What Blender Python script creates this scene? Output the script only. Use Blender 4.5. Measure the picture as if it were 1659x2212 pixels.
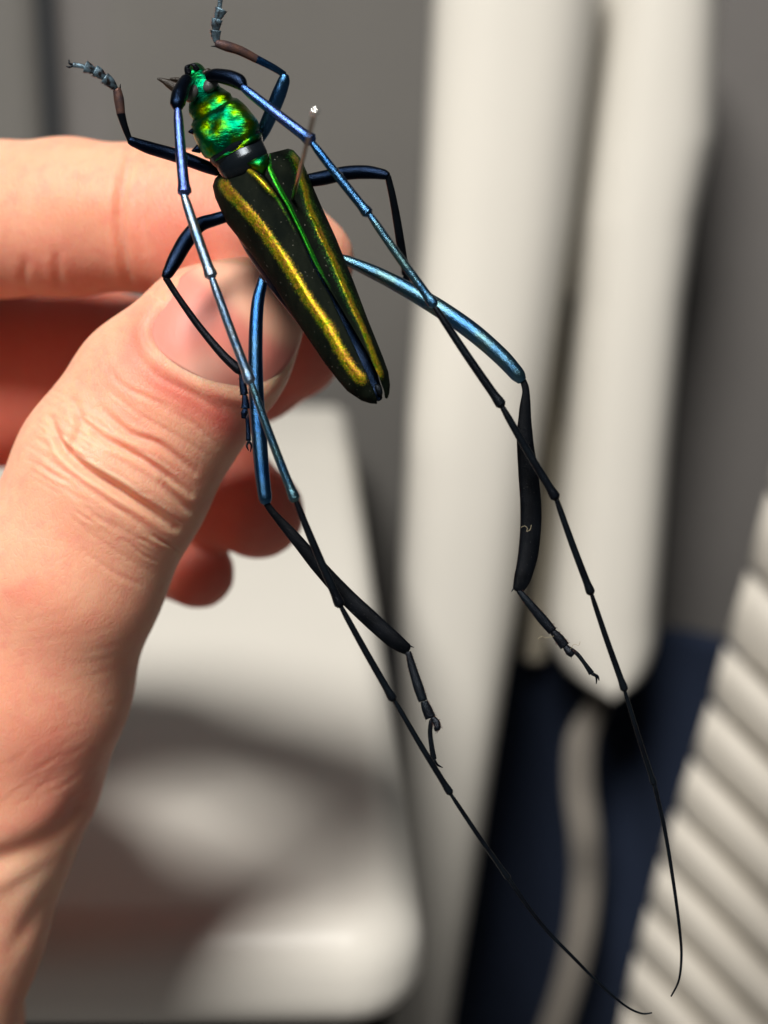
import bpy, bmesh, math, random
import numpy as np
from mathutils import Vector, Matrix
from mathutils.bvhtree import BVHTree
random.seed(7); rng = np.random.default_rng(7)
for o in list(bpy.data.objects): bpy.data.objects.remove(o)
scene = bpy.context.scene
col = scene.collection

# ------------------------------------------------------------------ camera
F = 3000.0                     # focal length in units of a 1659 x 2212 picture
CAM = np.array([0.0, 0.0, 1.0])
PITCH = math.radians(15)
RIGHT = np.array([1.0, 0, 0])
FWD = np.array([0, math.cos(PITCH), -math.sin(PITCH)])
UP = np.array([0, math.sin(PITCH), math.cos(PITCH)])
D0 = 0.150                     # distance of the beetle from the lens (m)
cd = bpy.data.cameras.new('camera'); cam = bpy.data.objects.new('camera', cd); col.objects.link(cam)
cam.location = CAM; cam.rotation_euler = (math.radians(90) - PITCH, 0, 0)
cd.sensor_fit = 'VERTICAL'; cd.sensor_height = 36; cd.sensor_width = 27
cd.lens = 36 * F / 2212; cd.clip_start = 0.005; cd.clip_end = 50
cd.dof.use_dof = True; cd.dof.focus_distance = 0.1535; cd.dof.aperture_fstop = 14.5
scene.camera = cam
scene.render.resolution_x = 768; scene.render.resolution_y = 1024

# ------------------------------------------------------------------ light
w = bpy.data.worlds.new('World'); scene.world = w; w.use_nodes = True
w.node_tree.nodes['Background'].inputs[0].default_value = (0.86, 0.93, 1.0, 1)
w.node_tree.nodes['Background'].inputs[1].default_value = 0.055
KEY = np.array([-0.22, 0.62, -0.75]); KEY /= np.linalg.norm(KEY)      # right, up, away (view axes)
kdir = KEY[0]*RIGHT + KEY[1]*UP + KEY[2]*FWD
ld = bpy.data.lights.new('window_light', 'AREA'); ld.shape = 'DISK'; ld.size = 0.9
ld.energy = 116; ld.color = (1.0, 0.96, 0.90)
lo = bpy.data.objects.new('window_light', ld); col.objects.link(lo)
lo.location = CAM + D0*FWD + kdir*2.5
lo.rotation_euler = Vector(kdir).to_track_quat('Z', 'Y').to_euler()
vs = scene.view_settings
vs.view_transform = 'Standard'; vs.look = 'None'; vs.exposure = 0; vs.gamma = 1; vs.use_curve_mapping = False
scene.render.engine = 'CYCLES'

# ------------------------------------------------------------------ placing helpers
def view(px, py, d):           # picture direction + millimetres behind the beetle plane -> world point
    z = D0 + d*0.001
    return CAM + z*(FWD + (px-829.5)/F*RIGHT - (py-1106)/F*UP)
def vmm(px, py, d):            # the same point in view millimetres (right, up, away)
    z = 150.0 + d
    return np.array([(px-829.5)/F*z, -(py-1106)/F*z, d])
def mm2world(p):               # (n,3) view millimetres -> world
    p = np.asarray(p, float)*0.001
    return CAM + p[..., 0:1]*RIGHT + p[..., 1:2]*UP + (p[..., 2:3]+D0)*FWD
def on_y(px, py, y):           # ray meets the upright plane at distance y
    r = FWD + (px-829.5)/F*RIGHT - (py-1106)/F*UP
    return CAM + r*(y/r[1])
def on_z(px, py, z):
    r = FWD + (px-829.5)/F*RIGHT - (py-1106)/F*UP
    return CAM + r*((z-CAM[2])/r[2])

def mesh_obj(name, verts, faces, mat, parent=None, smooth=True):
    me = bpy.data.meshes.new(name)
    v = np.asarray(verts, float)
    org = np.array(parent['origin']) if parent is not None and 'origin' in parent else None
    loc = np.zeros(3)
    if org is None:
        loc = v.mean(axis=0); v = v - loc
    else:
        v = v - org
    me.from_pydata(v.tolist(), [], [tuple(int(i) for i in f) for f in faces])
    me.validate()
    if smooth: me.polygons.foreach_set('use_smooth', [True]*len(me.polygons))
    if mat: me.materials.append(mat)
    o = bpy.data.objects.new(name, me); col.objects.link(o)
    o.location = loc
    if parent is not None:
        o.parent = parent['obj']
        if org is None: o.location = (0, 0, 0)
    return o
def root(name, org, label, cat, group=None):
    e = bpy.data.objects.new(name, None); col.objects.link(e); e.location = org
    e.empty_display_size = 0.01
    e['label'] = label; e['category'] = cat
    if group: e['group'] = group
    return {'obj': e, 'origin': tuple(org)}
def sub(o, org): return {'obj': o, 'origin': tuple(org)}
def tag(o, label, cat):
    o['label'] = label; o['category'] = cat; return o
def fix_normals(o):
    bm = bmesh.new(); bm.from_mesh(o.data); bmesh.ops.recalc_face_normals(bm, faces=bm.faces[:]); bm.to_mesh(o.data); bm.free()

# ------------------------------------------------------------------ materials
class NT:
    def __init__(s, name):
        s.m = bpy.data.materials.new(name); s.m.use_nodes = True
        s.t = s.m.node_tree; s.n = s.t.nodes; s.b = s.n['Principled BSDF']
    def node(s, typ, **kw):
        n = s.n.new(typ)
        for k, v in kw.items():
            if hasattr(n, k): setattr(n, k, v)
            else: n.inputs[k.replace('_', ' ')].default_value = v
        return n
    def link(s, a, b): s.t.links.new(a, b)
    def coord(s, scale=(1, 1, 1), rot=(0, 0, 0)):
        tc = s.node('ShaderNodeTexCoord'); mp = s.node('ShaderNodeMapping')
        mp.inputs['Scale'].default_value = scale; mp.inputs['Rotation'].default_value = rot
        s.link(tc.outputs['Object'], mp.inputs['Vector']); return mp.outputs['Vector']
    def noise(s, vec, scale, detail=4, rough=.55):
        n = s.node('ShaderNodeTexNoise'); n.inputs['Scale'].default_value = scale
        n.inputs['Detail'].default_value = detail; n.inputs['Roughness'].default_value = rough
        s.link(vec, n.inputs['Vector']); return n.outputs['Fac']
    def ramp(s, fac, stops, interp='LINEAR'):
        r = s.node('ShaderNodeValToRGB'); r.color_ramp.interpolation = interp
        e = r.color_ramp.elements
        while len(e) < len(stops): e.new(0.5)
        for el, (p, c) in zip(e, stops):
            el.position = p; el.color = (*c, 1) if len(c) == 3 else c
        s.link(fac, r.inputs[0]); return r.outputs[0]
    def math(s, op, a, b=None, c=None):
        n = s.node('ShaderNodeMath', operation=op)
        for i, x in enumerate((a, b, c)):
            if x is None: continue
            if isinstance(x, (int, float)): n.inputs[i].default_value = x
            else: s.link(x, n.inputs[i])
        return n.outputs[0]
    def mix(s, fac, a, b):
        n = s.node('ShaderNodeMix', data_type='RGBA')
        for i, x in ((0, fac), (6, a), (7, b)):
            if isinstance(x, (int, float)): n.inputs[i].default_value = x
            elif isinstance(x, tuple): n.inputs[i].default_value = (*x, 1)
            else: s.link(x, n.inputs[i])
        return n.outputs[2]
    def attr(s, name):
        a = s.node('ShaderNodeAttribute'); a.attribute_name = name; return a
    def bump(s, h, strength, dist, prev=None):
        n = s.node('ShaderNodeBump'); n.inputs['Strength'].default_value = strength; n.inputs['Distance'].default_value = dist
        s.link(h, n.inputs['Height'])
        if prev is not None: s.link(prev, n.inputs['Normal'])
        return n.outputs[0]
    def put(s, **kw):
        for k, v in kw.items():
            i = s.b.inputs[k.replace('_', ' ')]
            if isinstance(v, (int, float)): i.default_value = v
            elif isinstance(v, tuple): i.default_value = (*v, 1) if len(v) == 3 and i.type == 'RGBA' else v
            else: s.link(v, i)
        return s.m

def plastic(name, c, rough=.45, var=.06, bumpd=0.0002):
    t = NT(name); v = t.coord()
    n = t.noise(v, 9, 5); c2 = tuple(x*(1-2*var) for x in c)
    f = t.noise(v, 900, 3)
    return t.put(Base_Color=t.mix(n, c, c2), Roughness=rough, Normal=t.bump(f, .3, bumpd))
def fabric(name, c, scale=1500, var=.12, sheen=.15):
    t = NT(name); v = t.coord(); n = t.noise(v, 14, 6)
    wv = t.node('ShaderNodeTexVoronoi'); wv.inputs['Scale'].default_value = scale; t.link(v, wv.inputs['Vector'])
    c2 = tuple(x*(1-2*var) for x in c)
    return t.put(Base_Color=t.mix(n, c, c2), Roughness=.9, Normal=t.bump(wv.outputs['Distance'], .5, .0006), Sheen_Weight=sheen, Specular_IOR_Level=.25)
M = {}
M['cream'] = plastic('cream_plastic', (.735, .71, .65), .42)
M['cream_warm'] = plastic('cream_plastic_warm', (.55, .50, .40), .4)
M['grey_fabric'] = fabric('grey_fabric', (.135, .130, .122))
M['grey_dark'] = fabric('dark_grey_fabric', (.15, .142, .137))
M['navy'] = fabric('navy_fabric', (.009, .016, .036), sheen=0.0)
M['black'] = plastic('black_plastic', (.012, .012, .013), .5)
M['strap'] = fabric('grey_webbing', (.22, .20, .175))
M['slat'] = plastic('ivory_slat', (.55, .515, .455), .6)

def shell(name, c1, c2, rough=.34, bump=.00004, bscale=9000, spec=.5, metal=1.0, nscale=350, dustamt=.35, dust0=.73):
    """metallic cuticle with a finely pitted surface"""
    t = NT(name); v = t.coord()
    n = t.noise(v, nscale, 4)
    vo = t.node('ShaderNodeTexVoronoi'); vo.inputs['Scale'].default_value = bscale; t.link(v, vo.inputs['Vector'])
    g = t.noise(v, bscale*1.7, 2)
    h = t.math('ADD', vo.outputs['Distance'], g)
    dust = t.noise(v, 5200, 3, .7)
    dm = t.ramp(dust, [(dust0, (0, 0, 0)), (dust0+.05, (1, 1, 1))])
    base = t.mix(t.ramp(n, [(.38, (0, 0, 0)), (.62, (1, 1, 1))]), c1, c2)
    base = t.mix(t.math('MULTIPLY', dm, dustamt), base, (.22, .22, .21))
    ro = t.math('ADD', t.math('MULTIPLY', dm, .4), rough)
    return t.put(Base_Color=base, Metallic=metal, Roughness=ro, Specular_IOR_Level=spec, Normal=t.bump(h, .55, bump))
M['violet'] = shell('violet_blue_cuticle', (.075, .11, .33), (.05, .12, .33), rough=.27)
M['blue'] = shell('blue_cuticle', (.018, .075, .20), (.04, .11, .21), rough=.24)
M['skyblue'] = shell('pale_blue_cuticle', (.13, .25, .42), (.26, .31, .36), rough=.29, nscale=700)
M['teal'] = shell('teal_cuticle', (.10, .20, .22), (.045, .14, .28), rough=.27)
M['inkblue'] = shell('ink_blue_cuticle', (.004, .009, .022), (.009, .016, .034), rough=.30)
M['ink'] = shell('black_cuticle', (.004, .005, .008), (.006, .009, .013), rough=.30, metal=.5, spec=.12)
M['dull'] = shell('dull_black_cuticle', (.0015, .002, .003), (.004, .005, .007), rough=.34, metal=.15, spec=.05, bump=.00005, dustamt=.55, dust0=.68)
M['brown'] = shell('brown_cuticle', (.11, .055, .04), (.05, .035, .04), rough=.45, metal=.5, spec=.2, nscale=900)
M['foot'] = shell('grey_brown_foot_cuticle', (.018, .014, .014), (.14, .22, .28), rough=.40, metal=.7, spec=.2, nscale=1600)
M['collar'] = shell('glossy_black_collar', (.006, .009, .013), (.009, .013, .017), rough=.20, metal=.5, bump=.00001, spec=.3)
M['eye'] = shell('grey_eye', (.07, .07, .072), (.09, .09, .09), rough=.32, metal=.1, bscale=14000)
M['horn'] = shell('translucent_brown_horn', (.02, .013, .008), (.010, .008, .006), rough=.35, metal=0, spec=.2)

def green_mat():
    t = NT('green_metal_cuticle'); v = t.coord()
    n = t.noise(v, 420, 3)
    c = t.ramp(n, [(.30, (.0, .03, .02)), (.40, (.0, .13, .06)), (.50, (.004, .17, .03)), (.60, (.07, .20, .0)), (.70, (.17, .19, .0))])  # darkest stop paints in the black breaks between green reflections
    mp = t.coord((.35, 1, 1.6), (0, math.radians(-32), 0))
    b = t.bump(t.noise(mp, 1500, 5, .65), .8, .00016)
    b = t.bump(t.noise(v, 300, 2), .18, .0004, b)
    pit = t.node('ShaderNodeTexVoronoi'); pit.inputs['Scale'].default_value = 2600; t.link(v, pit.inputs['Vector'])
    b = t.bump(pit.outputs['Distance'], .15, .00006, b)
    return t.put(Base_Color=c, Metallic=1.0, Roughness=.30, Normal=b)
M['green'] = green_mat()

def elytra_mat():
    t = NT('striped_velvet_elytra'); v = t.coord()
    gold = t.attr('gold').outputs['Fac']; grn = t.attr('green').outputs['Fac']
    grain = t.noise(v, 6000, 3, .75); big = t.noise(v, 700, 3)
    gg = t.math('ADD', t.math('MULTIPLY', t.math('SUBTRACT', grain, .5), 1.35), t.math('MULTIPLY', t.math('SUBTRACT', big, .5), .5))
    gm = t.math('MULTIPLY', t.ramp(t.math('ADD', gold, gg), [(.30, (0, 0, 0)), (.95, (1, 1, 1))]), t.ramp(gold, [(.02, (0, 0, 0)), (.2, (1, 1, 1))]))
    rm = t.math('MULTIPLY', t.ramp(t.math('ADD', grn, t.math('MULTIPLY', gg, .6)), [(.35, (0, 0, 0)), (.85, (1, 1, 1))]), t.ramp(grn, [(.02, (0, 0, 0)), (.2, (1, 1, 1))]))
    sc = t.node('ShaderNodeTexVoronoi'); sc.inputs['Scale'].default_value = 8500; t.link(v, sc.inputs['Vector'])
    sx = t.node('ShaderNodeSeparateColor'); t.link(sc.outputs['Color'], sx.inputs[0])
    tint = t.math('ADD', t.math('MULTIPLY', sx.outputs[0], .38), t.math('MULTIPLY', t.noise(v, 900, 3), .62))
    tint = t.math('ADD', tint, t.math('MULTIPLY', t.attr('across').outputs['Fac'], .07))
    tint = t.math('ADD', tint, t.math('MULTIPLY', t.math('SUBTRACT', gold, .75), .14))
    gcol = t.ramp(tint, [(.34, (.12, .30, .01)), (.46, (.55, .47, .012)), (.58, (.72, .42, .02)), (.70, (.66, .25, .06))])
    gcol = t.mix(t.ramp(sx.outputs[2], [(.0, (.25, .25, .25)), (.6, (1, 1, 1))]), (.06, .07, .004), gcol)  # random darker cells imitate the sparkle of tilted scales in the colour
    rcol = t.ramp(tint, [(.35, (.012, .20, .012)), (.55, (.08, .30, .01)), (.7, (.25, .32, .01))])
    vel = t.mix(t.ramp(t.noise(t.coord((1.2, 1, .35), (0, math.radians(-31), 0)), 420, 5), [(.38, (0, 0, 0)), (.66, (1, 1, 1))]), (.0008, .0028, .0016), (.0055, .008, .0045))
    speck = t.ramp(t.noise(v, 3000, 2, .5), [(.715, (0, 0, 0)), (.74, (1, 1, 1))])
    vel = t.mix(t.math('MULTIPLY', speck, .5), vel, (.30, .29, .25))
    base = t.mix(rm, vel, rcol); base = t.mix(gm, base, gcol)
    met = t.math('MAXIMUM', gm, rm)
    h = t.math('ADD', t.math('MULTIPLY', sx.outputs[1], 1.1), t.noise(v, 7000, 3, .8))
    b = t.bump(h, .6, .00004)
    rough = t.math('SUBTRACT', .75, t.math('MULTIPLY', t.math('MINIMUM', t.math('MULTIPLY', met, 3.0), 1.0), .42))
    return t.put(Base_Color=base, Metallic=t.math('MULTIPLY', met, .95), Roughness=rough, Normal=b, Specular_IOR_Level=.07)
M['elytra'] = elytra_mat()

def skin_mat():
    t = NT('skin'); v = t.coord()
    red = t.attr('flush_shade').outputs['Fac']; pale = t.attr('pale').outputs['Fac']
    n1 = t.noise(v, 170, 6, .65); n2 = t.noise(v, 520, 3)
    base = t.mix(t.ramp(n1, [(.36, (0, 0, 0)), (.66, (1, 1, 1))]), (.80, .380, .248), (.82, .435, .288))
    base = t.mix(t.math('MULTIPLY', t.ramp(n2, [(.48, (0, 0, 0)), (.68, (1, 1, 1))]), .5), base, (.77, .31, .225))
    base = t.mix(red, base, (.70, .165, .125))
    base = t.mix(pale, base, (.84, .57, .39))
    # fine criss-cross skin lines
    vo = t.node('ShaderNodeTexVoronoi', feature='DISTANCE_TO_EDGE'); vo.inputs['Scale'].default_value = 1500
    wob = t.node('ShaderNodeMapping'); t.link(v, wob.inputs['Vector']); wob.inputs['Scale'].default_value = (1.5, 1, .8)
    wob.inputs['Rotation'].default_value = (0, math.radians(40), 0)
    t.link(wob.outputs[0], vo.inputs['Vector'])
    lines = t.ramp(vo.outputs['Distance'], [(0, (0, 0, 0)), (.13, (1, 1, 1))])
    b = t.bump(lines, .32, .00009)
    b = t.bump(t.noise(v, 2600, 5, .7), .32, .0001, b)
    b = t.bump(t.noise(v, 420, 4, .6), .12, .0005, b)
    wv = t.node('ShaderNodeTexWave', bands_direction='X'); wv.inputs['Scale'].default_value = 420
    wv.inputs['Distortion'].default_value = 9; wv.inputs['Detail'].default_value = 4; wv.inputs['Detail Scale'].default_value = 1.5
    t.link(v, wv.inputs['Vector'])
    ridge = t.attr('ridge').outputs['Fac']
    b = t.bump(t.math('MULTIPLY', wv.outputs['Fac'], ridge), .16, .00016, b)
    m = t.put(Base_Color=base, Roughness=.52, Normal=b, Subsurface_Weight=.8, Subsurface_Scale=.0032,
              Subsurface_Radius=(1.0, .26, .13), Specular_IOR_Level=.38)
    return m
M['skin'] = skin_mat()
def nail_mat():
    t = NT('fingernail'); v = t.coord()
    bed = t.attr('bed').outputs['Color']
    wv = t.noise(t.coord((1, .3, .3), (0, math.radians(-35), 0)), 1500, 3)
    return t.put(Base_Color=bed, Roughness=.47, Normal=t.bump(wv, .12, .0002), Subsurface_Weight=.45,
                 Subsurface_Scale=.0016, Subsurface_Radius=(1.0, .35, .22), Coat_Weight=.0, Coat_Roughness=.35, Specular_IOR_Level=.35)
M['nail'] = nail_mat()
def simple(name, c, rough, metal=0.0):
    t = NT(name); n = t.noise(t.coord(), 3000, 3)
    return t.put(Base_Color=t.mix(n, c, tuple(x*.8 for x in c)), Roughness=rough, Metallic=metal)
M['steel'] = simple('bronzed_pin_steel', (.42, .33, .26), .28, 1.0)
M['pinhead'] = simple('pin_head_nickel', (.85, .83, .8), .22, .9)
M['fibre'] = simple('pale_fibre', (.38, .33, .22), .6)

# ------------------------------------------------------------------ the setting
def plate_yz(name, pts, y, thick, mat, bevel=.004, parent=None):
    """outline given in the picture, standing upright at distance y, extruded away from the camera"""
    bm = bmesh.new()
    vs_ = [bm.verts.new(on_y(px, py, y)) for px, py in pts]
    f = bm.faces.new(vs_); f.normal_update()
    r = bmesh.ops.extrude_face_region(bm, geom=[f])
    for e in r['geom']:
        if isinstance(e, bmesh.types.BMVert): e.co.y += thick
    bmesh.ops.recalc_face_normals(bm, faces=bm.faces[:])
    c = sum((v.co for v in bm.verts), Vector())/len(bm.verts)
    for v in bm.verts: v.co -= c
    me = bpy.data.meshes.new(name); bm.to_mesh(me); bm.free(); me.materials.append(mat)
    o = bpy.data.objects.new(name, me); col.objects.link(o); o.location = c
    if bevel:
        md = o.modifiers.new('bevel', 'BEVEL'); md.width = bevel; md.segments = 4; md.limit_method = 'ANGLE'
        me.polygons.foreach_set('use_smooth', [True]*len(me.polygons))
    if parent: o.parent = parent
    return o
def bulge(name, rows, y, depth, mat, n=20, power=.55, back=.03, ys=None):
    """rows of (py, left px, right px): a rounded upright strip that swells towards the camera"""
    V, Fc = [], []
    rows = np.array(rows, float)
    k = 170; py = np.linspace(rows[0, 0], rows[-1, 0], k)
    xl = np.interp(py, rows[:, 0], rows[:, 1]); xr = np.interp(py, rows[:, 0], rows[:, 2])
    for it in range(3):
        xl[1:-1] = (xl[:-2]+2*xl[1:-1]+xl[2:])/4; xr[1:-1] = (xr[:-2]+2*xr[1:-1]+xr[2:])/4
    m = n+3
    for i in range(k):
        yy = y
        for j in range(-1, n+2):
            jj = min(max(j, 0), n); q = jj/n*2-1
            qq = math.sin(q*math.pi/2)
            p = on_y(xl[i]+(xr[i]-xl[i])*(qq+1)/2, py[i], yy)
            p = p + np.array([0, -depth*(1-abs(qq)**2.6)**power if abs(qq) < 1 else 0, 0])
            if j < 0 or j > n: p = p + np.array([0, back, 0])
            V.append(p)
    for i in range(k-1):
        for j in range(m-1): Fc.append((i*m+j, i*m+j+1, (i+1)*m+j+1, (i+1)*m+j))
    Fc.append(tuple(range(m))); Fc.append(tuple((k-1)*m+j for j in range(m)))
    o = mesh_obj(name, V, Fc, mat); fix_normals(o); return o

TZ = CAM[2] - 0.125            # top of the pale console
# grey fabric wall: right half forward, left strip set back behind a soft fold
def wall_strip(name, x0, x1, y0, y1, mat, z0=.35, z1=1.45, wob=.0):
    V, Fc = [], []; n = 24
    for i in range(n+1):
        q = i/n; x = x0+(x1-x0)*q
        y = y0+(y1-y0)*q - wob*math.sin(q*math.pi)
        V += [(x, y, z0), (x, y, z1)]
    for i in range(n): Fc.append((2*i, 2*i+2, 2*i+3, 2*i+1))
    b = len(V)
    V += [(x, y+.02, z) for x, y, z in list(V)]
    for i in range(n): Fc.append((b+2*i, b+2*i+1, b+2*i+3, b+2*i+2))
    for i in range(n):
        Fc.append((2*i+1, 2*i+3, b+2*i+3, b+2*i+1)); Fc.append((2*i, b+2*i, b+2*i+2, 2*i+2))
    Fc.append((0, 1, b+1, b)); Fc.append((2*n, b+2*n, b+2*n+1, 2*n+1))
    o = mesh_obj(name, V, Fc, mat); fix_normals(o); o['kind'] = 'structure'; return o
yw = .70
xa = on_y(235, 150, yw)[0]; xb = on_y(70, 150, yw)[0]
wall_strip('wall', xa, on_y(1080, 0, yw)[0], yw, yw, M['grey_fabric'])
wall_strip('wall_recess', xb, xa-.001, yw+.045, yw+.02, M['grey_dark'])
wall_strip('wall_side', xb-.25, xb-.001, yw+.02, yw+.01, M['grey_fabric'])
o = wall_strip('wall_end', on_y(1081, 0, yw)[0], on_y(2050, 0, yw)[0], .635, .65, M['grey_dark'])

# pale rounded uprights
o = bulge('upright_panel', [(-80, 946, 1300), (0, 940, 1292), (504, 918, 1231), (900, 888, 1172), (1377, 862, 1105), (1728, 868, 1050), (1930, 870, 1020), (2131, 850, 985), (2300, 840, 958)], .55, .022, M['cream'])
tag(o, 'wide cream moulded upright panel behind the beetle, rising from the navy cloth', 'panel')
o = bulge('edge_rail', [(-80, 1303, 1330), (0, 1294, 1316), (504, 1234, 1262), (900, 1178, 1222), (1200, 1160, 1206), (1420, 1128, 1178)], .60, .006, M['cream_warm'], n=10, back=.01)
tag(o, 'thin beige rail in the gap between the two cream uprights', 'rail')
rows = [(-80, 1316, 1560), (0, 1305, 1550), (302, 1270, 1540), (479, 1252, 1500), (655, 1248, 1474), (974, 1222, 1444), (1200, 1200, 1428), (1330, 1186, 1418)]
for k in range(1, 15):                                  # the rounded lower end
    a = k/14*math.pi/2; hw = (1418-1186)/2
    cx = 1302+3*k/14; rows.append((1335+math.sin(a)*128, cx-hw*math.cos(a)**.62-.5, cx+hw*math.cos(a)**.62+.5))
o = bulge('hanging_flap', rows, .575, .026, M['cream'], power=.6, back=.02)
tag(o, 'narrower cream flap with a rounded lower end hanging beside the ribbed screen', 'flap')
o = plate_yz('gap_shade', [(1226, 640), (1248, 640), (1240, 1000), (1222, 1240), (1204, 1240), (1216, 1000)], .585, .006, M['black'], 0)  # thin black plate added to stand in for shade in the gap
tag(o, 'black strip standing in for the shade in the gap between the cream uprights', 'strip')
# navy cloth with soft folds, below
def cloth():
    V, Fc = [], []; nx, ny = 40, 40
    for i in range(ny+1):
        for j in range(nx+1):
            px = 840+(1900-840)*j/nx; py = 1370+(2600-1370)*i/ny
            p = on_y(px, py, .618)
            p = p+np.array([0, .007*math.sin(px*.012+py*.003)+.004*math.sin(px*.03-py*.008), 0])
            V.append(p)
    for i in range(ny):
        for j in range(nx): Fc.append((i*(nx+1)+j, (i+1)*(nx+1)+j, (i+1)*(nx+1)+j+1, i*(nx+1)+j+1))
    o = mesh_obj('navy_cloth', V, Fc, M['navy'])
    md = o.modifiers.new('thickness', 'SOLIDIFY'); md.thickness = .004
    return tag(o, 'dark navy cloth hanging behind the grey strap', 'cloth')
cloth()
# grey strap hanging in front of the cloth
def tube_world(pts, radii, n=14, sub_=10, flat=1.0):
    pts = np.array(pts, float); radii = np.array(radii, float)
    P, R = [], []
    m = len(pts)
    for i in range(m-1):
        p0, p1, p2, p3 = pts[max(i-1, 0)], pts[i], pts[i+1], pts[min(i+2, m-1)]
        for k in range(sub_):
            t = k/sub_
            P.append(.5*((2*p1)+(-p0+p2)*t+(2*p0-5*p1+4*p2-p3)*t*t+(-p0+3*p1-3*p2+p3)*t**3)); R.append(radii[i]*(1-t)+radii[i+1]*t)
    P.append(pts[-1]); R.append(radii[-1]); P = np.array(P); R = np.array(R)
    V, Fc = [], []
    for i in range(len(P)):
        tg = P[min(i+1, len(P)-1)]-P[max(i-1, 0)]; tg /= np.linalg.norm(tg)
        s = np.cross(tg, FWD); s /= np.linalg.norm(s); b = np.cross(s, tg)
        for k in range(n):
            a = 2*math.pi*k/n; V.append(P[i]+R[i]*(math.cos(a)*s+flat*math.sin(a)*b))
    for i in range(len(P)-1):
        for k in range(n): Fc.append((i*n+k, i*n+(k+1) % n, (i+1)*n+(k+1) % n, (i+1)*n+k))
    Fc.append(tuple(range(n-1, -1, -1))); Fc.append(tuple((len(P)-1)*n+k for k in range(n)))
    return V, Fc
sp = [(1300, 1470, .59), (1287, 1527, .588), (1256, 1602, .588), (1252, 1703, .588), (1264, 1804, .585), (1266, 1905, .59), (1251, 2031, .585), (1211, 2182, .58), (1150, 2330, .575)]
V, Fc = tube_world([on_y(*p) for p in sp], [.003, .005, .0068, .007, .0072, .0072, .007, .007, .007], flat=.55)
tag(mesh_obj('strap', V, Fc, M['strap']), 'grey webbing strap hanging in front of the navy cloth', 'strap')

# ribbed screen: slats one by one
org = on_y(1560, 1800, .46)
rs = root('ribbed_screen', org, 'ivory ribbed screen of slanting rounded slats, lit beside the navy cloth', 'screen')
bnd = np.array([(1730, 800), (1690, 930), (1655, 1060), (1609, 1235), (1559, 1402), (1524, 1527), (1486, 1648), (1450, 1762), (1418, 1868), (1389, 1974), (1362, 2075), (1338, 2180), (1315, 2285), (1292, 2390), (1270, 2495)], float)
sy = .46; bnd[:, 0] += 30
for i in range(len(bnd)-1):
    a, b = bnd[i], bnd[i+1]
    slope = np.array([1.0, .98])*760
    gap = .12
    A0, A1 = a*(1-gap)+b*gap, b
    V, Fc = [], []; n = 10; m = n+3
    for e in range(5):
        q = e/4
        for j in range(-1, n+2):
            jj = min(max(j, 0), n); u = jj/n
            base = A0*(1-u)+A1*u + slope*(q+(-.012 if e == 0 else 0))
            p = on_y(base[0], base[1], sy+.02*q)
            prof = .0085*math.sin(math.pi*u**.8)**.7 if 0 < u < 1 else 0
            p = p+np.array([0, -prof*(1 if e else .35), 0])
            if j < 0 or j > n: p = p+np.array([0, .006, 0])
            V.append(p)
    for e in range(4):
        for j in range(m-1): Fc.append((e*m+j, e*m+j+1, (e+1)*m+j+1, (e+1)*m+j))
    Fc.append(tuple(range(m))); Fc.append(tuple(4*m+j for j in range(m)))
    o = mesh_obj('slat', V, Fc, M['slat'], rs); fix_normals(o)
# backing of the screen
pts = [tuple(bnd[k]+np.array([26, 30])) for k in range(len(bnd))] + [tuple(bnd[-1]+np.array([760, 760])), tuple(bnd[0]+np.array([760, 760]))]
o = plate_yz('backing', pts, sy+.026, .008, M['slat'], 0)
o.parent = rs['obj']; o.location = Vector(o.location)-Vector(org)

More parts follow.
